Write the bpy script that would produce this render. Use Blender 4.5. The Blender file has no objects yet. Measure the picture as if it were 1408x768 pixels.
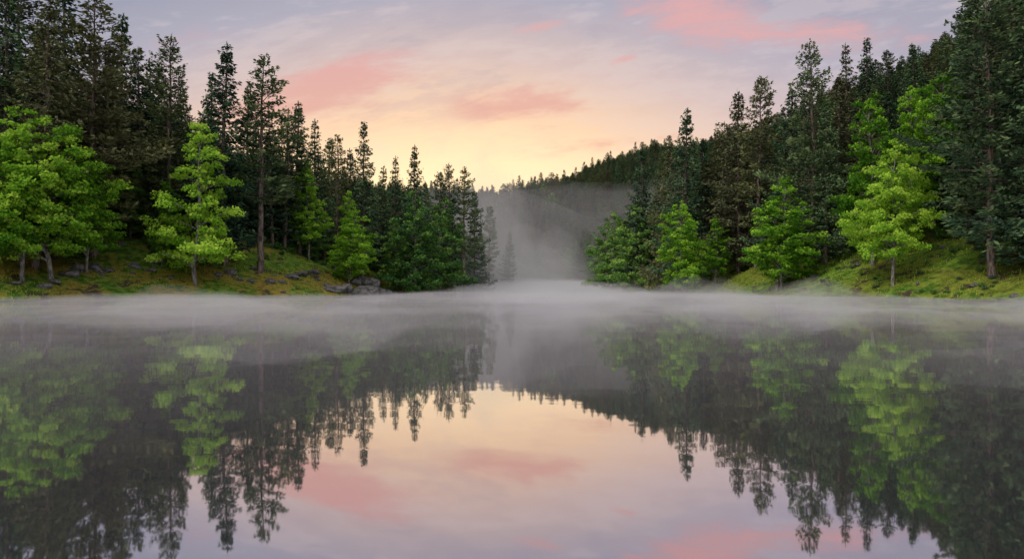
import bpy, math, random
import numpy as np
from mathutils import Vector, noise as mnoise

rng = np.random.default_rng(7)
random.seed(7)
scene = bpy.context.scene
scene.view_settings.view_transform = 'Standard'
scene.view_settings.look = 'None'
scene.view_settings.exposure = 0
FOC = 939.0     # bearings / elevations surveyed as tangents * FOC
EYE = 2.0

# ------------------------------------------------------------------ helpers
_perm = rng.random((256, 256))
def vnoise(x, y, s=1.0, ox=0.0, oy=0.0):
    x = np.asarray(x, float) / s + ox + 1000; y = np.asarray(y, float) / s + oy + 1000
    xi = np.floor(x).astype(int); yi = np.floor(y).astype(int)
    fx = x - xi; fy = y - yi
    fx = fx * fx * (3 - 2 * fx); fy = fy * fy * (3 - 2 * fy)
    g = lambda a, b: _perm[a % 256, b % 256]
    return (g(xi, yi) * (1 - fx) + g(xi + 1, yi) * fx) * (1 - fy) + (g(xi, yi + 1) * (1 - fx) + g(xi + 1, yi + 1) * fx) * fy
def fbm(x, y, s, o=4, ox=0.0):
    v = 0; a = 0.5
    for i in range(o):
        v = v + a * vnoise(x, y, s / 2 ** i, ox + i * 17.3, ox * 1.7 + i * 5.1); a *= 0.5
    return v / (1 - 0.5 ** o)
def sstep(x, a, b):
    t = np.clip((np.asarray(x, float) - a) / (b - a), 0, 1); return t * t * (3 - 2 * t)

# ------------------------------------------------------------------ lake outline
shore = np.array([(-92, -30), (-98, 20), (-84, 55), (-73, 74), (-61, 83), (-50, 93), (-43, 99), (-36, 104), (-29, 114), (-24, 126), (-23, 133),
                  (-27, 141), (-31, 155), (-29, 172), (-22, 190), (-18, 215), (-15, 245), (-14, 290), (-14, 350), (-10, 400), (-2, 440),
                  (20, 448), (30, 425), (35, 370), (39, 300), (39, 240), (38, 200), (39, 165), (39, 140), (42, 116), (47, 100), (52, 89), (60, 77), (72, 64), (92, 48),
                  (100, 10), (90, -35), (30, -60), (-40, -60)], float)
def sdist(x, y):
    x = np.atleast_1d(np.asarray(x, float)); y = np.atleast_1d(np.asarray(y, float))
    best = np.full(x.shape, 1e9); inside = np.zeros(x.shape, bool)
    n = len(shore)
    for i in range(n):
        ax, ay = shore[i]; bx, by = shore[(i + 1) % n]
        dx, dy = bx - ax, by - ay
        t = np.clip(((x - ax) * dx + (y - ay) * dy) / (dx * dx + dy * dy), 0, 1)
        best = np.minimum(best, np.hypot(x - ax - t * dx, y - ay - t * dy))
        c = ((ay > y) != (by > y)) & (x < (bx - ax) * (y - ay) / ((by - ay) if by != ay else 1e-9) + ax)
        inside ^= c
    d = np.where(inside, -best, best)
    return d + (fbm(x, y, 9, 3) - 0.5) * 2.4
def ground(x, y):
    x = np.atleast_1d(np.asarray(x, float)); y = np.atleast_1d(np.asarray(y, float))
    d = sdist(x, y)
    dp = np.maximum(d, 0)
    right = sstep(x + 0 * y, -5, 30)
    raw = 0.47 * dp + right * 0.40 * np.maximum(dp - 20, 0)
    raw += 0.25 * np.minimum(dp, 1.0)
    raw += sstep(y, 440, 570) * sstep(-x, -60, 10) * 34
    cap = 85 + (150 - 85) * sstep(x, 20, 140) - 20 * sstep(-x, 20, 80) * (1 - sstep(y, 300, 500))
    h = cap * (1 - np.exp(-raw / cap))
    h += (fbm(x, y, 45, 3, 3.3) - 0.5) * 14 * sstep(dp, 25, 90)
    h += (fbm(x, y, 10, 4, 8.1) - 0.5) * 3.2 * sstep(dp, 0.5, 12)
    h += (fbm(x, y, 2.2, 2, 1.1) - 0.5) * 0.6 * sstep(dp, 0.0, 3)
    return np.where(d > 0, h + 0.02, np.maximum(d * 0.45, -4.0))

# ------------------------------------------------------------------ node helpers
def new_mat(name):
    m = bpy.data.materials.new(name); m.use_nodes = True
    nt = m.node_tree; nt.nodes.clear()
    out = nt.nodes.new('ShaderNodeOutputMaterial')
    return m, nt, out
class NB:
    def __init__(s, nt): s.nt = nt
    def n(s, t, **kw):
        x = s.nt.nodes.new(t)
        for k, v in kw.items(): setattr(x, k, v)
        return x
    def set(s, sock, v):
        if isinstance(v, bpy.types.NodeSocket): s.nt.links.new(v, sock)
        elif v is not None: sock.default_value = v
    def m(s, op, a, b=None, c=None, clamp=False):
        x = s.n('ShaderNodeMath', operation=op, use_clamp=clamp)
        s.set(x.inputs[0], a); s.set(x.inputs[1], b); s.set(x.inputs[2], c)
        return x.outputs[0]
    def mix(s, f, a, b):
        x = s.n('ShaderNodeMix', data_type='RGBA')
        s.set(x.inputs[0], f); s.set(x.inputs[6], a); s.set(x.inputs[7], b)
        return x.outputs[2]
    def rng(s, v, a, b, c=0.0, d=1.0, smooth=True):
        x = s.n('ShaderNodeMapRange', interpolation_type='SMOOTHSTEP' if smooth else 'LINEAR')
        s.set(x.inputs[0], v); s.set(x.inputs[1], a); s.set(x.inputs[2], b); s.set(x.inputs[3], c); s.set(x.inputs[4], d)
        return x.outputs[0]
    def noise(s, vec, scale, det=3, rough=0.5, dist=0.0, dim='3D'):
        x = s.n('ShaderNodeTexNoise')
        x.noise_dimensions = dim
        s.set(x.inputs['Vector'], vec)
        x.inputs['Scale'].default_value = scale; x.inputs['Detail'].default_value = det
        x.inputs['Roughness'].default_value = rough; x.inputs['Distortion'].default_value = dist
        return x.outputs[0]
def C(r, g, b): return (r, g, b, 1)

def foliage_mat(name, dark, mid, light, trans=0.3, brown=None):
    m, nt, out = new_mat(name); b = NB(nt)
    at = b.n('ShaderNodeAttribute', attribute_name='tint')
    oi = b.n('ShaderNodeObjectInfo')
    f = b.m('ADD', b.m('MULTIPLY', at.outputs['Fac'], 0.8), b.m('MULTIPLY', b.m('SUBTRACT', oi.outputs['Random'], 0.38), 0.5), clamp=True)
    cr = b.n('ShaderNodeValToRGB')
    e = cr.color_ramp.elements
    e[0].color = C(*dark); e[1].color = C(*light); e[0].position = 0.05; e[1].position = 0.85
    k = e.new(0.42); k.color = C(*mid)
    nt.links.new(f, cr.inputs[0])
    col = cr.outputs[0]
    if brown:
        r2 = b.m('FRACT', b.m('MULTIPLY', oi.outputs['Random'], 7.31))
        col = b.mix(b.rng(r2, 0.60, 0.98, 0, 0.55), col, C(*brown))
    d = b.n('ShaderNodeBsdfDiffuse'); nt.links.new(col, d.inputs[0])
    if trans > 0:
        t = b.n('ShaderNodeBsdfTranslucent'); nt.links.new(col, t.inputs[0])
        mx = b.n('ShaderNodeMixShader'); mx.inputs[0].default_value = trans
        nt.links.new(d.outputs[0], mx.inputs[1]); nt.links.new(t.outputs[0], mx.inputs[2])
        nt.links.new(mx.outputs[0], out.inputs[0])
    else: nt.links.new(d.outputs[0], out.inputs[0])
    return m
def bark_mat(name, a, c):
    m, nt, out = new_mat(name); b = NB(nt)
    tc = b.n('ShaderNodeTexCoord'); mp = b.n('ShaderNodeMapping'); mp.inputs['Scale'].default_value = (1, 1, 0.25)
    nt.links.new(tc.outputs['Object'], mp.inputs[0])
    nz = b.noise(mp.outputs[0], 6, 2, 0.65)
    p = b.n('ShaderNodeBsdfDiffuse')
    nt.links.new(b.mix(b.rng(nz, 0.35, 0.65), C(*a), C(*c)), p.inputs[0])
    nt.links.new(p.outputs[0], out.inputs[0]); return m

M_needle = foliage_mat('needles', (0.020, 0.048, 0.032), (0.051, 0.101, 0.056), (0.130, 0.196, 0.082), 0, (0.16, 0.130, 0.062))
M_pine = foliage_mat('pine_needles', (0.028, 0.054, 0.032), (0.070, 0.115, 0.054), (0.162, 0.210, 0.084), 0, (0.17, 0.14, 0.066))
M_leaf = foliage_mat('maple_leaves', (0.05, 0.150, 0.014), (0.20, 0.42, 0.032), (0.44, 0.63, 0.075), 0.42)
M_leaf2 = foliage_mat('dull_leaves', (0.035, 0.095, 0.028), (0.095, 0.21, 0.042), (0.22, 0.34, 0.065), 0.0)
M_bark = bark_mat('bark_pine', (0.06, 0.048, 0.042), (0.22, 0.17, 0.14))
M_bark2 = bark_mat('bark_maple', (0.08, 0.072, 0.065), (0.28, 0.25, 0.23))

# ------------------------------------------------------------------ mesh builders
class MB:
    def __init__(s): s.v = []; s.f = []; s.mi = []; s.t = []; s.n = 0
    def quads(s, V, F, mi, tint):
        s.v.append(V); s.f.append(F + s.n); s.mi.append(np.full(len(F), mi)); s.t.append(tint); s.n += len(V)
    def leaves(s, P, U, W, l, w, tint, mi=1):
        N = len(P); l = np.reshape(l, (-1, 1)); w = np.reshape(w, (-1, 1))
        V = np.stack([P - U * l / 2, P + W * w / 2, P + U * l / 2, P - W * w / 2], 1).reshape(-1, 3)
        s.quads(V, np.arange(4 * N).reshape(N, 4), mi, np.repeat(tint, 4))
    def tube(s, pts, rad, n=6, mi=0):
        pts = np.asarray(pts, float); K = len(pts)
        d = np.gradient(pts, axis=0); d /= np.linalg.norm(d, axis=1, keepdims=True) + 1e-9
        ref = np.where(np.abs(d[:, 2:3]) > 0.8, np.array([[1., 0, 0]]), np.array([[0, 0, 1.]]))
        a = np.cross(d, ref); a /= np.linalg.norm(a, axis=1, keepdims=True) + 1e-9
        bb = np.cross(d, a)
        th = np.arange(n) * 2 * np.pi / n
        ring = a[:, None] * np.cos(th)[None, :, None] + bb[:, None] * np.sin(th)[None, :, None]
        V = (pts[:, None] + ring * np.asarray(rad)[:, None, None]).reshape(-1, 3)
        F = [(k * n + i, k * n + (i + 1) % n, (k + 1) * n + (i + 1) % n, (k + 1) * n + i) for k in range(K - 1) for i in range(n)]
        s.quads(V, np.array(F), mi, np.full(len(V), 0.5))
    def mesh(s, name, mats, smooth0=True):
        V = np.concatenate(s.v); F = np.concatenate(s.f); MI = np.concatenate(s.mi); T = np.concatenate(s.t)
        me = bpy.data.meshes.new(name)
        me.vertices.add(len(V)); me.vertices.foreach_set('co', V.astype(np.float32).ravel())
        me.loops.add(F.size); me.loops.foreach_set('vertex_index', F.astype(np.int32).ravel())
        me.polygons.add(len(F)); me.polygons.foreach_set('loop_start', (np.arange(len(F)) * 4).astype(np.int32))
        me.polygons.foreach_set('material_index', MI.astype(np.int32))
        me.polygons.foreach_set('use_smooth', (MI == 0))
        at = me.attributes.new('tint', 'FLOAT', 'POINT'); at.data.foreach_set('value', T.astype(np.float32))
        me.update(calc_edges=True)
        for m in mats: me.materials.append(m)
        return me
def unit(a): return a / (np.linalg.norm(a, axis=-1, keepdims=True) + 1e-9)

def conifer(name, seed, H=25.0, cb=0.12, R=3.2, pine=False, mat=None):
    g = np.random.default_rng(seed); mb = MB()
    K = 14; z = np.linspace(-0.6, H, K)
    sway = np.cumsum(g.normal(0, 0.07, (K, 2)), 0); sway -= sway[0]
    tp = np.c_[sway, z]
    r0 = 0.34
    mb.tube(tp, r0 * (1 - np.clip(z / H, 0, 1)) ** 0.8 + 0.02, 8)
    trunk_at = lambda zz: np.array([np.interp(zz, z, tp[:, 0]), np.interp(zz, z, tp[:, 1]), zz])
    zz = cb * H
    lop = g.uniform(0, 6.28)
    while zz < H - 0.15:
        u = (zz - cb * H) / (H - cb * H)
        if pine:
            prof = (1 - u) ** 0.60 * (0.6 + 0.4 * min(1, u / 0.25)) * (0.58 + 0.64 * g.random())
            nb = g.integers(4, 8); gap = g.uniform(0.55, 1.4) * (1 - 0.45 * u)
            el = math.radians(-8 + 32 * u)
        else:
            prof = ((1 - u) ** 0.80) * min(1, 0.65 + u / 0.15) * (0.66 + 0.50 * g.random())
            nb = g.integers(5, 8); gap = g.uniform(0.38, 0.88) * (1 - 0.2 * u)
            el = math.radians(-18 + 40 * u)
        a0 = g.uniform(0, 6.28)
        for k in range(nb):
            a = a0 + k * 6.283 / nb + g.normal(0, 0.25)
            L = R * prof * g.uniform(0.55, 1.18) * (1 + 0.18 * math.cos(a - lop)) + 0.22
            if pine and g.random() < 0.08: continue
            e = el + g.normal(0, 0.12)
            o = trunk_at(zz + g.normal(0, 0.12))
            dirh = np.array([math.cos(a), math.sin(a), 0]); lat = np.array([-math.sin(a), math.cos(a), 0])
            curve = -0.08 * L if not pine else 0.03 * L
            up = 0.14 * L
            def bp(t):
                t = np.asarray(t)[:, None]
                return o + dirh * (L * t * math.cos(e)) + np.array([0, 0, 1.]) * (L * t * math.sin(e) + curve * np.sin(t * 3.14) + up * t ** 3)
            if L > 0.8:
                tt = np.linspace(0, 0.9, 4)
                mb.tube(bp(tt), np.linspace(0.03 + 0.012 * L, 0.012, 4), 3)
            N = int((11 if not pine else 15) * L ** 1.3 + 7)
            lo = 0.15 if not pine else 0.25
            t = lo + (1.03 - lo) * g.random(N) ** 0.7
            wid = (0.38 if not pine else 0.36) * L * np.sin(np.clip((t - lo) / (1.08 - lo), 0, 1) * 3.14) ** 0.6 * (0.5 + 0.5 * (1.1 - t)) + 0.1
            sl = g.uniform(-1, 1, N)
            tw = np.round(t * L / 0.5) * 0.5 / L
            t = 0.6 * tw + 0.4 * t
            P = bp(t) + lat * (sl * wid)[:, None] + dirh * (np.abs(sl) * wid * 0.5)[:, None]
            if pine: P[:, 2] += g.normal(0.05, 0.14, N)
            else: P[:, 2] += -np.abs(g.normal(0, 0.2, N)) * (0.5 + 0.35 * L / 2) + 0.05
            U = unit(dirh * 0.8 + lat * (np.sign(sl) * 0.8)[:, None] + g.normal(0, 0.35, (N, 3)) + np.array([0, 0, 0.15 if pine else -0.3]))
            W = unit(np.cross(U, unit(np.array([0, 0, 1.]) + g.normal(0, 0.6, (N, 3)))))
            sz = g.uniform(0.65, 1.35, N) * (0.72 + 0.3 * (1 - u))
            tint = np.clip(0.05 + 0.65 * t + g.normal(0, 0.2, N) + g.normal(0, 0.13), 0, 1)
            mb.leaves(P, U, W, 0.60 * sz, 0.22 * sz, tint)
        zz += gap
    N = 14; P = trunk_at(H)[None] + np.c_[g.normal(0, 0.08, N), g.normal(0, 0.08, N), g.uniform(-0.6, 0.25, N)]
    U = unit(np.c_[g.normal(0, 0.3, N), g.normal(0, 0.3, N), np.ones(N)]); W = unit(np.cross(U, g.normal(0, 1, (N, 3))))
    mb.leaves(P, U, W, np.full(N, .45), np.full(N, .1), np.full(N, .5))
    for i in range(10 if cb > 0.2 else 4):
        h = g.uniform(0.08, cb + 0.05) * H; a = g.uniform(0, 6.28); L = g.uniform(0.4, 1.4)
        o = trunk_at(h); d = np.array([math.cos(a), math.sin(a), g.uniform(-.3, .2)])
        mb.tube(np.array([o, o + d * L * .5, o + d * L]), [0.04, 0.03, 0.01], 3)
    return mb.mesh(name, [M_bark, mat or (M_pine if pine else M_needle)])

def maple(name, seed, H=18.0, cb=0.16, R=4.5, shape='broad', mat=None, leaf=0.30, trunks=1):
    g = np.random.default_rng(seed); mb = MB()
    leans = [g.normal(0, 0.045, 2) for _ in range(trunks)]
    lob = g.uniform(0, 6.28, 3)
    for ti in range(trunks):
        K = 12; Ht = H * (1 if ti == 0 else g.uniform(0.75, 0.9)); z = np.linspace(-0.6, Ht * 0.96, K)
        sway = np.cumsum(g.normal(0, 0.14, (K, 2)), 0) + z[:, None] * leans[ti] + (0 if ti == 0 else 1) * g.normal(0, .6, 2)
        sway -= sway[0] * (1 if ti == 0 else 0)
        tp = np.c_[sway, z]
        mb.tube(tp, (0.24 if trunks == 1 else .17) * (H / 18) ** 0.5 * (1 - np.clip(z / Ht, 0, 1) * 0.97) ** 0.9 + 0.015, 8)
        tr = lambda q: np.array([np.interp(q, z, tp[:, 0]), np.interp(q, z, tp[:, 1]), q])
        nl = int(56 * (H / 18)) if trunks == 1 else int(40 * H / 18)
        for i in range(nl):
            u = (i + g.random()) / nl
            hz = (cb + (1 - cb) * u) * Ht
            if shape == 'broad': prof = math.sin(min(1, (u * 0.90 + 0.14)) * math.pi) ** 0.55
            elif shape == 'cone': prof = (1 - u) ** 0.66 * min(1, 0.6 + u * 3)
            else: prof = (1 - u ** 2.0) ** 0.75 * min(1, .6 + u * 1.6)
            a = i * 2.39996 + g.normal(0, 0.4)
            L = R * prof * g.uniform(0.45, 1.12) * (1 + .20 * math.sin(a + lob[0] + u * 5) + .12 * math.sin(2 * a + lob[1] - u * 9)) + 0.35
            e = math.radians(14 + 38 * u + g.normal(0, 8))
            start = max(cb * 0.75 * Ht, hz - L * math.tan(e) * 0.75)
            o = tr(start); dirh = np.array([math.cos(a), math.sin(a), 0]); lat = np.array([-math.sin(a), math.cos(a), 0])
            end = tr(hz) + dirh * L
            if hz > Ht * .97: end[2] = Ht * .97
            def bp(t):
                t = np.asarray(t)[:, None]
                p = o * (1 - t) + end * t; p[:, 2] += (np.sin(t[:, 0] * 3.14) * 0.10 * L); return p
            tt = np.linspace(0, 1, 5)
            mb.tube(bp(tt), np.linspace(0.03 + 0.014 * L, 0.01, 5), 4)
            nc = max(2, int(L * 1.75))
            for c in range(nc):
                t = g.uniform(0.3, 1.0) if c else 1.0
                cen = bp([t])[0] + lat * g.normal(0, 0.24 * L * (t + .2)) + np.array([0, 0, g.normal(0, 0.3)])
                cr = g.uniform(0.55, 1.12) * (0.62 + 0.10 * L)
                N = int(84 * cr ** 2 * (0.30 / leaf) ** 1.3)
                q = unit(g.normal(0, 1, (N, 3))) * (g.random(N) ** 0.45)[:, None] * cr
                q[:, 2] *= 0.52
                q[:, 2] -= 0.16 * (q[:, 0] ** 2 + q[:, 1] ** 2) / max(cr, .3)
                P = cen + q
                nrm = unit(np.array([0, 0, .8]) + g.normal(0, 0.6, (N, 3)) + dirh * 0.45)
                U = unit(np.cross(nrm, g.normal(0, 1, (N, 3)))); W = np.cross(nrm, U)
                sz = leaf * g.uniform(0.55, 1.25, N)
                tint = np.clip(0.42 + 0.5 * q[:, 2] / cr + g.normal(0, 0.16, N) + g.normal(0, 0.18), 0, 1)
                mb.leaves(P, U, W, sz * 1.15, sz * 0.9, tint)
    return mb.mesh(name, [M_bark2, mat or M_leaf])

spruces = [conifer('spruce_mesh_%d' % i, 100 + i, 25, [0.1, .16, .07, .22][i], [4.7, 4.0, 5.1, 4.3][i]) for i in range(4)]
pines = [conifer('pine_mesh_%d' % i, 200 + i, 25, [0.28, .34, .22, .15][i], [4.8, 4.3, 5.2, 5.7][i], True) for i in range(4)]
maples = {'broad': maple('maple_mesh_a', 301, 18, 0.16, 5.5, 'broad'),
          'broad2': maple('maple_mesh_f', 311, 18, 0.20, 5.4, 'oval'),
          'cone': maple('maple_mesh_b', 302, 18, 0.14, 4.9, 'cone', trunks=1),
          'cone2': maple('maple_mesh_g', 312, 18, 0.18, 4.8, 'cone', trunks=1),
          'oval': maple('maple_mesh_c', 303, 18, 0.18, 5.0, 'oval'),
          'multi': maple('maple_mesh_d', 304, 18, 0.13, 4.8, 'oval', trunks=2),
          'dull': maple('maple_mesh_e', 305, 18, 0.08, 5.0, 'oval', M_leaf2)}

# ------------------------------------------------------------------ placement of individual trees
placed = []
def put(mesh, name, brg, dist, top, mh, wide=1.0, rot=None):
    x = (brg - 704) / FOC * dist; y = dist
    gz = float(ground(x, y)[0])
    H = EYE + (392 - top) / FOC * dist - gz
    s = H / mh
    o = bpy.data.objects.new(name, mesh); scene.collection.objects.link(o)
    o.location = (x, y, gz - 0.1)
    o.scale = (s * wide, s * wide, s)
    o.rotation_euler = (random.gauss(0, .02), random.gauss(0, .02), random.uniform(0, 6.28) if rot is None else rot)
    placed.append((x, y)); return o

conifers = [  # bearing, distance, top, kind, variant, widening
 (28,104,-25,'p',2,1),(85,112,-40,'s',2,1),(128,100,-5,'p',3,1),(165,122,18,'s',0,1),(190,118,62,'s',1,1),(232,112,52,'p',0,.9),
 (208,128,80,'s',3,1),(283,122,100,'s',3,.9),(310,110,57,'s',0,.95),(357,112,78,'p',1,1.05),(338,130,120,'s',2,.9),(392,128,150,'p',0,1),(412,132,140,'s',0,1),
 (375,126,150,'s',1,1),(252,126,110,'s',2,.9),(146,112,60,'s',3,1),(60,100,40,'s',3,1),
 (434,140,165,'s',1,1),(462,150,188,'p',1,.9),(446,160,190,'s',3,1),(500,152,167,'s',3,.8),(482,165,205,'s',0,.9),(520,170,228,'s',1,1),
 (541,176,215,'s',1,.85),(565,168,197,'s',0,.75),(585,190,250,'s',2,.8),(603,200,238,'p',2,.8),(620,205,226,'p',0,.75),(638,225,232,'p',1,.85),(652,240,262,'s',2,.8),(672,300,283,'p',0,.9),
 (700,330,318,'s',1,1),(48,92,-10,'s',0,1),(8,96,-30,'s',2,1),
 (1118,120,62,'p',3,.8),(1136,116,140,'s',2,.9),(1085,135,122,'s',2,1),(1040,142,108,'p',2,.9),(1016,150,125,'s',2,1),(1062,150,150,'s',0,1),
 (945,152,147,'s',0,.9),(925,165,195,'s',2,.9),(882,178,203,'s',3,.9),(968,160,192,'s',3,1),(990,158,170,'p',0,1),(905,200,235,'s',1,1),
 (1365,86,-45,'p',3,.9),(1330,104,-5,'s',2,1),(1402,96,-40,'s',0,1),(1300,128,62,'s',3,1),(1166,150,60,'s',1,.9),(1188,156,55,'s',3,.9),
 (1255,135,60,'s',0,1),(1225,150,70,'p',2,.9),(1420,84,-30,'s',2,1),(1340,120,-10,'p',2,1),(1150,128,105,'s',2,1),
]
for (b, d, t, k, v, w) in conifers:
    if k == 's': put(spruces[v], 'spruce_tree', b, d, t, 25, w)
    else: put(pines[v], 'pine_tree', b, d, t, 25, w)
decid = [
 (72,90,146,'broad',1.0),(32,88,168,'broad2',.95),(-8,86,175,'broad',.9),(120,95,205,'broad2',.85),(270,101,166,'cone',.92),(236,106,250,'cone2',.8),(222,104,290,'oval',.7),
 (425,130,222,'cone2',.85),(480,124,286,'multi',1.15),(478,140,262,'cone',.7),(570,156,264,'dull',.9),(602,168,272,'dull',.95),(545,165,300,'dull',.9),(180,112,215,'dull',.9),
 (1074,114,243,'multi',1.1),(983,144,300,'cone2',1),(943,136,277,'oval',.9),(875,176,276,'dull',1),(835,215,292,'dull',.9),(905,188,290,'dull',.9),
 (1228,95,190,'broad2',.8),(1282,108,96,'broad',.64),(1200,106,134,'cone2',.85),(1245,106,120,'oval',.7),
 (720,425,348,'dull',.9),(748,430,352,'dull',.9),(785,415,340,'dull',.9),(820,330,318,'dull',.9),(815,420,345,'dull',1),(855,250,300,'dull',.8),
]
for (b, d, t, k, w) in decid:
    put(maples[k], 'maple_tree' if k != 'dull' else 'alder_tree', b, d, t, 18, w)

# ------------------------------------------------------------------ instanced masses (forest, undergrowth)
def source_coll(name, meshes, prefix):
    c = bpy.data.collections.new(name)
    for i, m in enumerate(meshes):
        c.objects.link(bpy.data.objects.new('%s_%02d' % (prefix, i), m))
    return c
def scatter(name, pts, scl, rotz, idx, coll):
    me = bpy.data.meshes.new(name); me.vertices.add(len(pts)); me.vertices.foreach_set('co', pts.astype(np.float32).ravel())
    a = me.attributes.new('scl', 'FLOAT_VECTOR', 'POINT'); a.data.foreach_set('vector', scl.astype(np.float32).ravel())
    a = me.attributes.new('rot', 'FLOAT_VECTOR', 'POINT'); a.data.foreach_set('vector', np.c_[rng.normal(0, .02, len(pts)), rng.normal(0, .02, len(pts)), rotz].astype(np.float32).ravel())
    a = me.attributes.new('pick', 'INT', 'POINT'); a.data.foreach_set('value', idx.astype(np.int32))
    ob = bpy.data.objects.new(name, me); scene.collection.objects.link(ob)
    ng = bpy.data.node_groups.new(name + '_nodes', 'GeometryNodeTree')
    ng.interface.new_socket('Geometry', in_out='INPUT', socket_type='NodeSocketGeometry')
    ng.interface.new_socket('Geometry', in_out='OUTPUT', socket_type='NodeSocketGeometry')
    N = ng.nodes; L = ng.links
    gi = N.new('NodeGroupInput'); go = N.new('NodeGroupOutput')
    ci = N.new('GeometryNodeCollectionInfo'); ci.inputs[0].default_value = coll
    ci.inputs['Separate Children'].default_value = True; ci.inputs['Reset Children'].default_value = True
    ip = N.new('GeometryNodeInstanceOnPoints'); ip.inputs['Pick Instance'].default_value = True
    def na(nm, t):
        q = N.new('GeometryNodeInputNamedAttribute'); q.data_type = t; q.inputs[0].default_value = nm; return q.outputs[0]
    L.new(gi.outputs[0], ip.inputs['Points']); L.new(ci.outputs[0], ip.inputs['Instance'])
    L.new(na('pick', 'INT'), ip.inputs['Instance Index'])
    L.new(na('rot', 'FLOAT_VECTOR'), ip.inputs['Rotation']); L.new(na('scl', 'FLOAT_VECTOR'), ip.inputs['Scale'])
    L.new(ip.outputs[0], go.inputs[0])
    md = ob.modifiers.new('scatter', 'NODES'); md.node_group = ng
    return ob

gx, gy = np.meshgrid(np.arange(-250, 330, 5.8), np.arange(45, 720, 5.8))
gx = gx.ravel() + rng.uniform(-2.6, 2.6, gx.size); gy = gy.ravel() + rng.uniform(-2.6, 2.6, gy.size)
d = sdist(gx, gy)
edge = 13 + 9 * sstep(-gx, 20, 50) * (gy < 135) - 9 * sstep(gy, 150, 220)
keep = (d > edge) & (np.abs(gx) < 0.86 * gy + 12)
gx, gy, d = gx[keep], gy[keep], d[keep]
gz = ground(gx, gy)
mxel = np.full(len(gx), -9.0)
for t in np.linspace(.3, .97, 18): mxel = np.maximum(mxel, (ground(gx * t, gy * t) + 8 - EYE) / (gy * t))
keep = (gz + 26 - EYE) / gy > mxel
gx, gy, d, gz = gx[keep], gy[keep], d[keep], gz[keep]
pl = np.array(placed)
dm = np.min(np.hypot(gx[:, None] - pl[:, 0], gy[:, None] - pl[:, 1]), 1)
keep = dm > 2.8; gx, gy, d, gz = gx[keep], gy[keep], d[keep], gz[keep]
Hh = rng.uniform(12, 21, len(gx)) + 7 * (rng.random(len(gx)) > .88) + 5 * sstep(gy, 200, 400)
s = Hh / 25
fc = source_coll('forest_source', spruces + pines + [maples['dull']], 'forest_part')
idx = rng.choice(9, len(gx), p=[.17, .17, .17, .13, .08, .07, .08, .07, .06])
scl = np.c_[s * rng.uniform(.9, 1.35, len(gx)), s * rng.uniform(.9, 1.35, len(gx)), s]
scatter('conifer_forest', np.c_[gx, gy, gz - 0.2], scl, rng.uniform(0, 6.28, len(gx)), idx, fc)
print('forest', len(gx))

def bush(name, seed, mat):
    g = np.random.default_rng(seed); mb = MB()
    for i in range(16):
        a = g.uniform(0, 6.28); e = g.uniform(.3, 1.3); L = g.uniform(.5, 1.1)
        end = np.array([math.cos(a) * math.cos(e), math.sin(a) * math.cos(e), math.sin(e)]) * L
        mb.tube(np.array([[0, 0, -.1], end * .5, end]), [.02, .015, .006], 3)
        N = 42; P = end * g.uniform(.6, 1.05, (N, 1)) + g.normal(0, .16, (N, 3)); P[:, 2] = np.abs(P[:, 2])
        nrm = unit(np.array([0, 0, .8]) + g.normal(0, .6, (N, 3))); U = unit(np.cross(nrm, g.normal(0, 1, (N, 3)))); W = np.cross(nrm, U)
        sz = g.uniform(.09, .19, N)
        mb.leaves(P, U, W, sz * 1.2, sz * .8, np.clip(g.normal(.45, .2, N), 0, 1))
    return mb.mesh(name, [M_bark2, mat])
bushes = [bush('bush_%d' % i, 400 + i, [M_leaf2, M_leaf2, M_needle][i]) for i in range(3)]
n = 9000
bx = rng.uniform(-120, 120, n); by = rng.uniform(70, 260, n); bd = sdist(bx, by)
nz = fbm(bx, by, 8, 3, 5.5)
k = (bd > 1.0) & (bd < 34) & (np.abs(bx) < .82 * by) & ((rng.random(n) < sstep(bd, 8, 24) * .8 + .05) | (nz > .66))
bx, by, bd = bx[k], by[k], bd[k]
bs = rng.uniform(.4, 1.1, len(bx)) * (.55 + .8 * sstep(bd, 6, 22))
scatter('undergrowth', np.c_[bx, by, ground(bx, by) - .05], np.c_[bs * 1.2, bs * 1.2, bs], rng.uniform(0, 6.28, len(bx)), rng.integers(0, 3, len(bx)), source_coll('undergrowth_source', bushes, 'shrub_part'))

# ------------------------------------------------------------------ ground
def axis(segs):
    out = []
    for a, b_, st in segs: out.append(np.arange(a, b_, st))
    return np.concatenate(out + [[segs[-1][1]]])
X = axis([(-4000, -400, 400), (-400, -130, 10), (-130, 130, 1.5), (130, 400, 8), (400, 4000, 400)])
Y = axis([(-3000, -100, 300), (-100, 60, 6), (60, 180, 1.0), (180, 460, 3), (460, 800, 8), (800, 5000, 400)])
XX, YY = np.meshgrid(X, Y)
ZZ = ground(XX.ravel(), YY.ravel())
mb = MB(); nx, ny = len(X), len(Y)
ii = (np.arange(ny - 1)[:, None] * nx + np.arange(nx - 1)[None]).ravel()
mb.quads(np.c_[XX.ravel(), YY.ravel(), ZZ], np.c_[ii, ii + 1, ii + nx + 1, ii + nx], 0, np.full(XX.size, .5))
mg, nt, out = new_mat('grassy_ground'); b = NB(nt)
geo = b.n('ShaderNodeNewGeometry'); pos = geo.outputs['Position']
sp = b.n('ShaderNodeSeparateXYZ'); nt.links.new(pos, sp.inputs[0])
n1 = b.noise(pos, 0.11, 3, .6); n2 = b.noise(pos, 0.9, 4, .65); n3 = b.noise(pos, 5.0, 2, .6)
col = b.mix(b.rng(n2, .35, .65), C(.045, .10, .014), C(.15, .25, .033))
moss = b.mix(b.rng(n3, .35, .65), C(.18, .095, .024), C(.36, .24, .05))
side = b.rng(sp.outputs[0], -10, 30, 1.0, .35)
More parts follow.
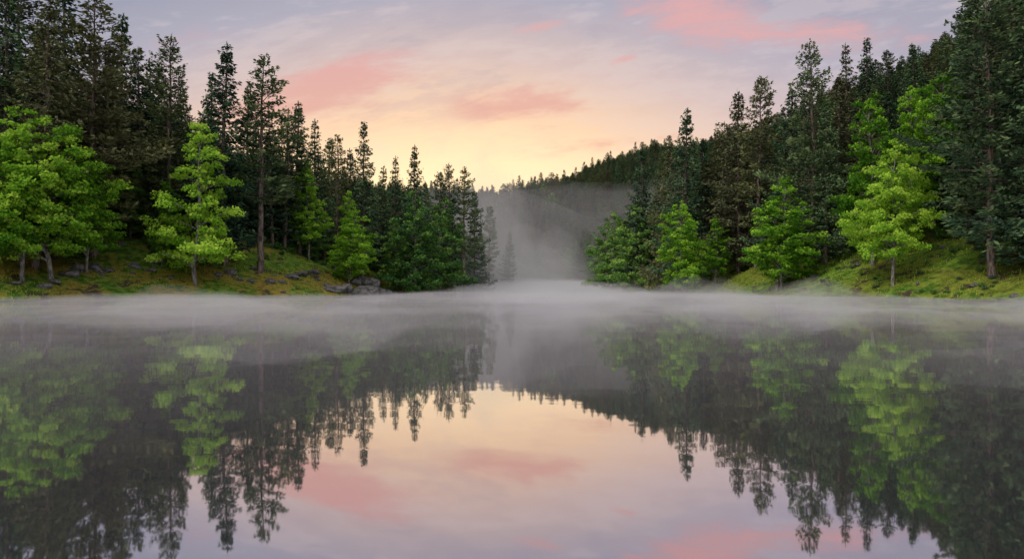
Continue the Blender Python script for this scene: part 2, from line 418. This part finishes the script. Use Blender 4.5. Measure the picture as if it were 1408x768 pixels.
mf = b.m('MULTIPLY', b.rng(b.m('ADD', b.m('MULTIPLY', n1, .6), b.m('MULTIPLY', n2, .4)), .45, .56), side)
col = b.mix(b.m('MULTIPLY', mf, .8), col, moss)
dirt = b.mix(n3, C(.035, .026, .018), C(.10, .072, .05))
col = b.mix(b.rng(b.noise(pos, .35, 4, .7), .54, .63), col, dirt)
col = b.mix(b.rng(sp.outputs[2], 11, 18), col, C(.04, .05, .02))
col = b.mix(b.rng(sp.outputs[2], .05, .35, 1, 0), col, C(.035, .03, .022))
p = b.n('ShaderNodeBsdfDiffuse')
nt.links.new(col, p.inputs[0])
bp_ = b.n('ShaderNodeBump'); bp_.inputs['Strength'].default_value = .9; bp_.inputs['Distance'].default_value = .35
nt.links.new(b.m('ADD', n2, b.m('MULTIPLY', n3, .4)), bp_.inputs['Height']); nt.links.new(bp_.outputs[0], p.inputs['Normal'])
nt.links.new(p.outputs[0], out.inputs[0])
me = mb.mesh('ground', [mg]); scene.collection.objects.link(bpy.data.objects.new('ground', me))

# ------------------------------------------------------------------ grass tufts on the banks
M_grass = foliage_mat('grass_blades', (.04, .095, .013), (.13, .24, .028), (.32, .33, .06), 0)
n = 150000
qx = rng.uniform(-95, 95, n); qy = rng.uniform(68, 200, n); qd = sdist(qx, qy)
dens = fbm(qx, qy, 5, 3, 2.2)
k = (qd > -.25) & (qd < 30) & (np.abs(qx) < .8 * qy) & ((dens > .40) | (qd < .7))
qx, qy, qd, dens = qx[k], qy[k], qd[k], dens[k]; n = len(qx)
hh = rng.uniform(.18, .45, n) * np.where(qd < .8, 1.5, 1)
P = np.c_[qx, qy, np.maximum(ground(qx, qy), -.05) + hh * .35]
U = unit(np.c_[rng.normal(0, .3, n), rng.normal(0, .3, n), np.ones(n)]); W = unit(np.cross(U, rng.normal(0, 1, (n, 3))))
mb = MB(); mb.leaves(P, U, W, hh, rng.uniform(.06, .16, n), np.clip(.1 + dens * .9 + rng.normal(0, .16, n), 0, 1), 0)
me = mb.mesh('grass', [M_grass]); scene.collection.objects.link(bpy.data.objects.new('grass', me))
print('grass', n)

# ------------------------------------------------------------------ rocks
mr, nt, out = new_mat('rock'); b = NB(nt)
tc = b.n('ShaderNodeTexCoord'); n1 = b.noise(tc.outputs['Object'], 2.2, 6, .65); n2 = b.noise(tc.outputs['Object'], .9, 3)
col = b.mix(b.rng(n1, .35, .68), C(.035, .032, .032), C(.19, .175, .165))
nrm = b.n('ShaderNodeNewGeometry'); s3 = b.n('ShaderNodeSeparateXYZ'); nt.links.new(nrm.outputs['Normal'], s3.inputs[0])
col = b.mix(b.m('MULTIPLY', b.rng(s3.outputs[2], .6, .95), b.rng(n2, .48, .6)), col, C(.08, .11, .025))
p = b.n('ShaderNodeBsdfPrincipled'); p.inputs['Roughness'].default_value = .85; nt.links.new(col, p.inputs['Base Color'])
bb = b.n('ShaderNodeBump'); bb.inputs['Strength'].default_value = .8; bb.inputs['Distance'].default_value = .12
nt.links.new(n1, bb.inputs['Height']); nt.links.new(bb.outputs[0], p.inputs['Normal']); nt.links.new(p.outputs[0], out.inputs[0])
import bmesh
def rock_mesh(seed):
    bm = bmesh.new(); bmesh.ops.create_icosphere(bm, subdivisions=4, radius=1)
    r = random.Random(seed); planes = [(Vector((r.gauss(0, 1), r.gauss(0, 1), r.gauss(0, .8))).normalized(), r.uniform(.5, .85)) for _ in range(13)]
    for v in bm.verts:
        for nn, dd in planes:
            k = v.co.dot(nn) - dd
            if k > 0: v.co -= nn * k * .95
        v.co += v.co.normalized() * (mnoise.fractal(v.co * 2.3 + Vector((seed, 0, 0)), 1, 2, 4) * .09)
    me = bpy.data.meshes.new('rock_mesh'); bm.to_mesh(me); bm.free(); me.materials.append(mr); return me
rmesh = [rock_mesh(i) for i in range(6)]
def rock(brg, dist, sx, sy, sz, lift=0.0):
    x = (brg - 704) / FOC * dist
    o = bpy.data.objects.new('rock', random.choice(rmesh)); scene.collection.objects.link(o)
    o.location = (x, dist, max(float(ground(x, dist)[0]), -.1) + sz * .15 + lift); o.scale = (sx, sy, sz)
    o.rotation_euler = (random.gauss(0, .12), random.gauss(0, .12), random.uniform(-.5, .5))
for r_ in [(95,93,1.8,1.2,.8),(108,95,1.2,1,.9),(75,90,1.3,.9,.5),(62,88,1.1,.7,.45),(318,108,1.2,1,.8),(330,107,.7,.7,.5),(345,107,.8,.6,.5),(300,106,.9,.8,.5),
           (372,108,1.0,.8,.6),(400,114,1.9,1.1,.6),(415,117,1.6,1.2,.6),(430,120,1.7,1.2,.6),(388,110,.9,.7,.45),(448,117,1.2,.9,.5),(210,104,1.1,.8,.6),(235,101,.7,.6,.4),(150,98,.9,.8,.5),
           (130,97,1.4,1,.8),(185,101,1.2,.9,.6),(260,110,1.6,1,.8),(285,112,1.2,1,.7),(165,107,1.5,1,.8),(350,113,1.4,1,.7),
           (1262,92,.35,.3,.4),(1296,100,.5,.4,.5),(1340,86,.8,.6,.35),(1180,108,.8,.6,.4),(1120,112,.9,.6,.35),(1395,80,.7,.5,.3),(1040,120,.8,.6,.3),(960,137,.9,.7,.3),(905,165,1.3,.8,.35),(20,87,1.2,.8,.4),(45,96,1.3,1,.6)]:
    rock(*r_)
# rocky spit at the end of the left-hand bank
for r_ in [(462,116,2.2,1.2,.8),(474,118,2.0,1.1,1.0),(486,119,2.3,1.2,1.0),(497,121,2.2,1.3,1.2),(508,123,2.5,1.4,1.3),(519,125,2.2,1.3,1.0),(529,128,1.9,1.2,.8),(512,128,2.0,1.5,1.5),(500,127,1.8,1.4,1.4),
           (537,131,1.6,.9,.6),(546,133,1.0,.7,.4),(452,115,1.3,.9,.6),(487,125,1.7,1.2,1.3)]:
    rock(*r_, lift=.15)
for i in range(40):
    bq = random.uniform(10, 540); X0 = random.uniform(86, 125)
    xx = (bq - 704) / FOC * X0; dd = float(sdist(xx, X0)[0])
    if -.2 < dd < 18: s_ = random.uniform(.25, .8); rock(bq, X0, s_ * 1.3, s_, s_ * .6)

# ------------------------------------------------------------------ water
mw, nt, out = new_mat('lake_water'); b = NB(nt)
geo = b.n('ShaderNodeNewGeometry')
mp = b.n('ShaderNodeMapping'); mp.inputs['Scale'].default_value = (.5, 1.0, 1); nt.links.new(geo.outputs['Position'], mp.inputs[0])
w1 = b.noise(mp.outputs[0], .55, 2, .5, 0, '2D'); w2 = b.noise(mp.outputs[0], 2.6, 1, .5, 0, '2D')
bmp = b.n('ShaderNodeBump'); bmp.inputs['Strength'].default_value = .22; bmp.inputs['Distance'].default_value = .013
nt.links.new(b.m('ADD', w1, b.m('MULTIPLY', w2, .12)), bmp.inputs['Height'])
gl = b.n('ShaderNodeBsdfGlossy'); gl.inputs['Roughness'].default_value = .026; gl.inputs['Color'].default_value = C(.92, .89, .93)
df = b.n('ShaderNodeBsdfDiffuse'); df.inputs[0].default_value = C(.006, .014, .016)
nt.links.new(bmp.outputs[0], gl.inputs['Normal'])
fr = b.n('ShaderNodeFresnel'); fr.inputs[0].default_value = 1.33
mx = b.n('ShaderNodeMixShader'); nt.links.new(b.rng(fr.outputs[0], .08, .6, .70, .94, False), mx.inputs[0])
nt.links.new(df.outputs[0], mx.inputs[1]); nt.links.new(gl.outputs[0], mx.inputs[2]); nt.links.new(mx.outputs[0], out.inputs[0])
me = bpy.data.meshes.new('lake_water'); me.from_pydata([(-125, -75, 0), (125, -75, 0), (125, 470, 0), (-125, 470, 0)], [], [(0, 1, 2, 3)]); me.materials.append(mw)
scene.collection.objects.link(bpy.data.objects.new('lake_water', me))

# ------------------------------------------------------------------ mist: closed homogeneous volumes with uneven thickness
def vol_mat(name, dens, col=(1, .93, .94), aniso=0.0):
    m, nt, out = new_mat(name); b = NB(nt)
    v = b.n('ShaderNodeVolumeScatter'); v.inputs['Color'].default_value = C(*col); v.inputs['Density'].default_value = dens
    v.inputs['Anisotropy'].default_value = aniso
    nt.links.new(v.outputs[0], out.inputs['Volume'])
    return m
def slab(name, x0, x1, y0, y1, st, zb, top, mat, tmin=.1):
    xs = np.arange(x0, x1 + .1, st); ys = np.arange(y0, y1 + .1, st); A, B = np.meshgrid(xs, ys); A = A.ravel(); B = B.ravel()
    T = top(A, B); nx, ny = len(xs), len(ys); n = nx * ny
    V = np.concatenate([np.c_[A, B, np.full(n, zb)], np.c_[A, B, zb + np.maximum(T, tmin)]])
    ii = (np.arange(ny - 1)[:, None] * nx + np.arange(nx - 1)[None]).ravel()
    bot = np.c_[ii, ii + nx, ii + nx + 1, ii + 1]; tp = np.c_[ii, ii + 1, ii + nx + 1, ii + nx] + n
    body = (T > tmin).reshape(ny, nx)
    cell = (body[:-1, :-1] | body[1:, :-1] | body[:-1, 1:] | body[1:, 1:])
    cf = cell.ravel(); pad = np.pad(cell, 1)
    walls = []
    base = (np.arange(ny - 1)[:, None] * nx + np.arange(nx - 1)[None])
    for (dy, dx, a, c) in [(-1, 0, 0, 1), (0, 1, 1, nx + 1), (1, 0, nx + 1, nx), (0, -1, nx, 0)]:
        nb_ = pad[1 + dy:ny + dy, 1 + dx:nx + dx]
        q = base[cell & ~nb_]
        walls.append(np.c_[q + a, q + c, q + c + n, q + a + n])
    mb = MB(); mb.quads(V, np.concatenate([bot[cf], tp[cf]] + walls), 0, np.full(len(V), .5))
    o = bpy.data.objects.new(name, mb.mesh(name, [mat])); scene.collection.objects.link(o); return o
def centre(x, y): return np.exp(-((x - 6) / (22 + .16 * y)) ** 2)
# drifting puffs close to the water
def top1(x, y):
    nse = fbm(x * 1.1, y, 6.5, 3, 4.4) * .6 + fbm(x, y, 22, 2, 1.4) * .4
    off = sstep(-sdist(x, y), 2, 22)
    return sstep(y, 6, 40) * (np.clip(nse - .45, 0, 1) ** 1.15 * 14) * (.5 + .5 * centre(x, y)) * off
slab('mist', -76, 70, 5, 200, 1.9, .06, top1, vol_mat('mist_puffs', .025), .03)
# general shallow layer of mist lying over the whole lake
def top2(x, y):
    off = sstep(-sdist(x, y), -2, 30)
    return .10 + off * (.45 + 2.0 * np.clip(fbm(x, y, 20, 3, 9.4) - .33, 0, 1)) + 3.6 * centre(x, y) * sstep(y, 90, 300) * (.3 + 1.4 * fbm(x, y, 16, 2, 3.7))
slab('mist', -110, 110, -50, 455, 7.0, .11, top2, vol_mat('mist_layer', .0105))
def top3(x, y):
    return sstep(y, 175, 370) * (62 + 40 * (fbm(x, y, 60, 2, 6.1) - .5)) * (1 - .85 * sstep(np.abs(x - 15), 50, 170))
slab('haze', -90, 150, 175, 600, 24, .2, top3, vol_mat('valley_haze', .0012), 1.0)
def top4(x, y):
    a = 30 * np.exp(-((x + 2) / 27) ** 2 - ((y - 340) / 80) ** 2)
    a += 30 * np.exp(-((x + 12) / 18) ** 2 - ((y - 285) / 45) ** 2) + 18 * np.exp(-((x - 30) / 18) ** 2 - ((y - 370) / 50) ** 2)
    return a * (.05 + 1.9 * fbm(x, y, 15, 3, 2.1))
slab('mist', -90, 100, 160, 560, 6, .3, top4, vol_mat('mist_plume', .0055, (1, .93, .89), .1), .4)

# ------------------------------------------------------------------ sky
KEY_EL, KEY_AZ = 44.0, 228.0  # direction of the added key light, shared with the faint Nishita term
w = bpy.data.worlds.new('World'); scene.world = w; w.use_nodes = True; nt = w.node_tree; nt.nodes.clear(); b = NB(nt)
out = b.n('ShaderNodeOutputWorld')
tc = b.n('ShaderNodeTexCoord'); sp = b.n('ShaderNodeSeparateXYZ'); nt.links.new(tc.outputs['Generated'], sp.inputs[0])
x, y, z = sp.outputs
front = b.rng(y, -.1, .5)
ys = b.m('MAXIMUM', y, .12)
u = b.m('DIVIDE', x, ys); v = b.m('DIVIDE', z, ys)
du = b.m('SUBTRACT', u, -.08)
cr = b.n('ShaderNodeValToRGB'); e = cr.color_ramp.elements
e[0].position = 0; e[0].color = C(1.55, 1.20, .70); e[1].position = 1; e[1].color = C(.36, .37, .46)
for ps, c in [(.26, C(1.38, 1.02, .58)), (.46, C(1.06, .72, .46)), (.64, C(.74, .56, .51)), (.84, C(.46, .44, .52))]:
    q = e.new(ps); q.color = c
vv = b.m('ADD', b.m('MULTIPLY', v, 2.1), b.m('MULTIPLY', b.m('POWER', b.m('ABSOLUTE', du), 1.6), .60))
nt.links.new(b.m('SUBTRACT', vv, .06), cr.inputs[0])
sky = cr.outputs[0]
sky = b.mix(b.m('MULTIPLY', b.rng(u, 0, .5), .30), sky, C(.56, .47, .55))
cv = b.n('ShaderNodeCombineXYZ'); nt.links.new(u, cv.inputs[0]); nt.links.new(b.m('ADD', b.m('MULTIPLY', v, 3.6), b.m('MULTIPLY', u, -.45)), cv.inputs[1])
nA = b.noise(cv.outputs[0], 3.0, 6, .62, .5, '2D')
nB = b.noise(cv.outputs[0], 9.0, 4, .65, 0, '2D')
nn = b.m('ADD', b.m('MULTIPLY', nA, .6), b.m('MULTIPLY', nB, .4))
def blob(px, py, sx, sy, tilt=0.0):
    a = b.m('SUBTRACT', u, (px - 704) / FOC); c = b.m('SUBTRACT', b.m('SUBTRACT', v, (392 - py) / FOC), b.m('MULTIPLY', a, tilt))
    a = b.m('DIVIDE', a, sx / FOC); c = b.m('DIVIDE', c, sy / FOC)
    return b.m('EXPONENT', b.m('MULTIPLY', b.m('ADD', b.m('MULTIPLY', a, a), b.m('MULTIPLY', c, c)), -1.0))
def addm(l):
    r = l[0]
    for q in l[1:]: r = b.m('ADD', r, q)
    return r
pinkm = addm([b.m('MULTIPLY', blob(728, 142, 92, 25, .05), 1.35), b.m('MULTIPLY', blob(505, 98, 105, 25, .12), 1.15), b.m('MULTIPLY', blob(970, 24, 120, 36, -.1), 1.15), b.m('MULTIPLY', blob(1150, 50, 150, 34), .8), b.m('MULTIPLY', blob(853, 84, 30, 8, .25), 1.5),
              b.m('MULTIPLY', blob(390, 150, 150, 36, .1), .8), b.m('MULTIPLY', blob(880, 192, 130, 17, .1), .9), b.m('MULTIPLY', blob(740, 38, 50, 8, .2), .8), b.m('MULTIPLY', blob(300, 60, 160, 40, .1), .45)])
pf = b.rng(b.m('ADD', b.m('MULTIPLY', pinkm, .62), b.m('MULTIPLY', b.m('SUBTRACT', nn, .5), 3.0)), .10, .90)
pf = b.m('MULTIPLY', pf, b.rng(pinkm, .08, .6))
pinkcol = b.mix(b.rng(v, .18, .40), C(.86, .46, .34), C(.80, .43, .42))
grey = b.rng(nn, .50, .62)
sky = b.mix(b.m('MULTIPLY', grey, b.rng(v, .15, .38, .06, .32)), sky, C(.43, .39, .47))
lite = b.rng(nn, .50, .38)
sky = b.mix(b.m('MULTIPLY', lite, b.rng(v, .12, .3, .05, .22)), sky, C(.88, .72, .67))
sky = b.mix(b.m('MULTIPLY', pf, .88), sky, pinkcol)
dome = b.mix(b.rng(z, 0, .8), C(.82, .76, .78), C(.78, .81, .90))  # unseen sky behind the camera, made brighter to light the tree fronts
sky = b.mix(front, dome, sky)
sky = b.mix(b.rng(z, .42, .75), sky, C(.86, .87, .95))  # overhead sky out of frame, lifted for more light on the trees
bg = b.n('ShaderNodeBackground'); nt.links.new(sky, bg.inputs[0]); bg.inputs[1].default_value = .97
st = b.n('ShaderNodeTexSky', sky_type='NISHITA'); st.sun_disc = False; st.sun_elevation = math.radians(KEY_EL); st.sun_rotation = math.radians(KEY_AZ)
bg2 = b.n('ShaderNodeBackground'); nt.links.new(st.outputs[0], bg2.inputs[0]); bg2.inputs[1].default_value = .004
ad = b.n('ShaderNodeAddShader'); nt.links.new(bg.outputs[0], ad.inputs[0]); nt.links.new(bg2.outputs[0], ad.inputs[1]); nt.links.new(ad.outputs[0], out.inputs[0])

sl = bpy.data.lights.new('key_light', 'SUN'); sl.energy = 2.1; sl.angle = math.radians(22); sl.color = (1, .91, .80)  # added soft key from behind camera left; real sun is below the hills ahead
so = bpy.data.objects.new('key_light', sl); scene.collection.objects.link(so)
az = math.radians(KEY_AZ); el = math.radians(KEY_EL)
dirv = Vector((math.sin(az) * math.cos(el), math.cos(az) * math.cos(el), math.sin(el)))
so.rotation_euler = dirv.to_track_quat('Z', 'Y').to_euler()

# ------------------------------------------------------------------ camera
cam = bpy.data.cameras.new('camera'); co = bpy.data.objects.new('camera', cam); scene.collection.objects.link(co)
cam.lens = 24; cam.sensor_width = 36; cam.clip_end = 9000; cam.clip_start = .1
co.location = (0, 0, EYE); co.rotation_euler = (math.radians(90), 0, 0); cam.shift_y = 8 / 1408
scene.camera = co
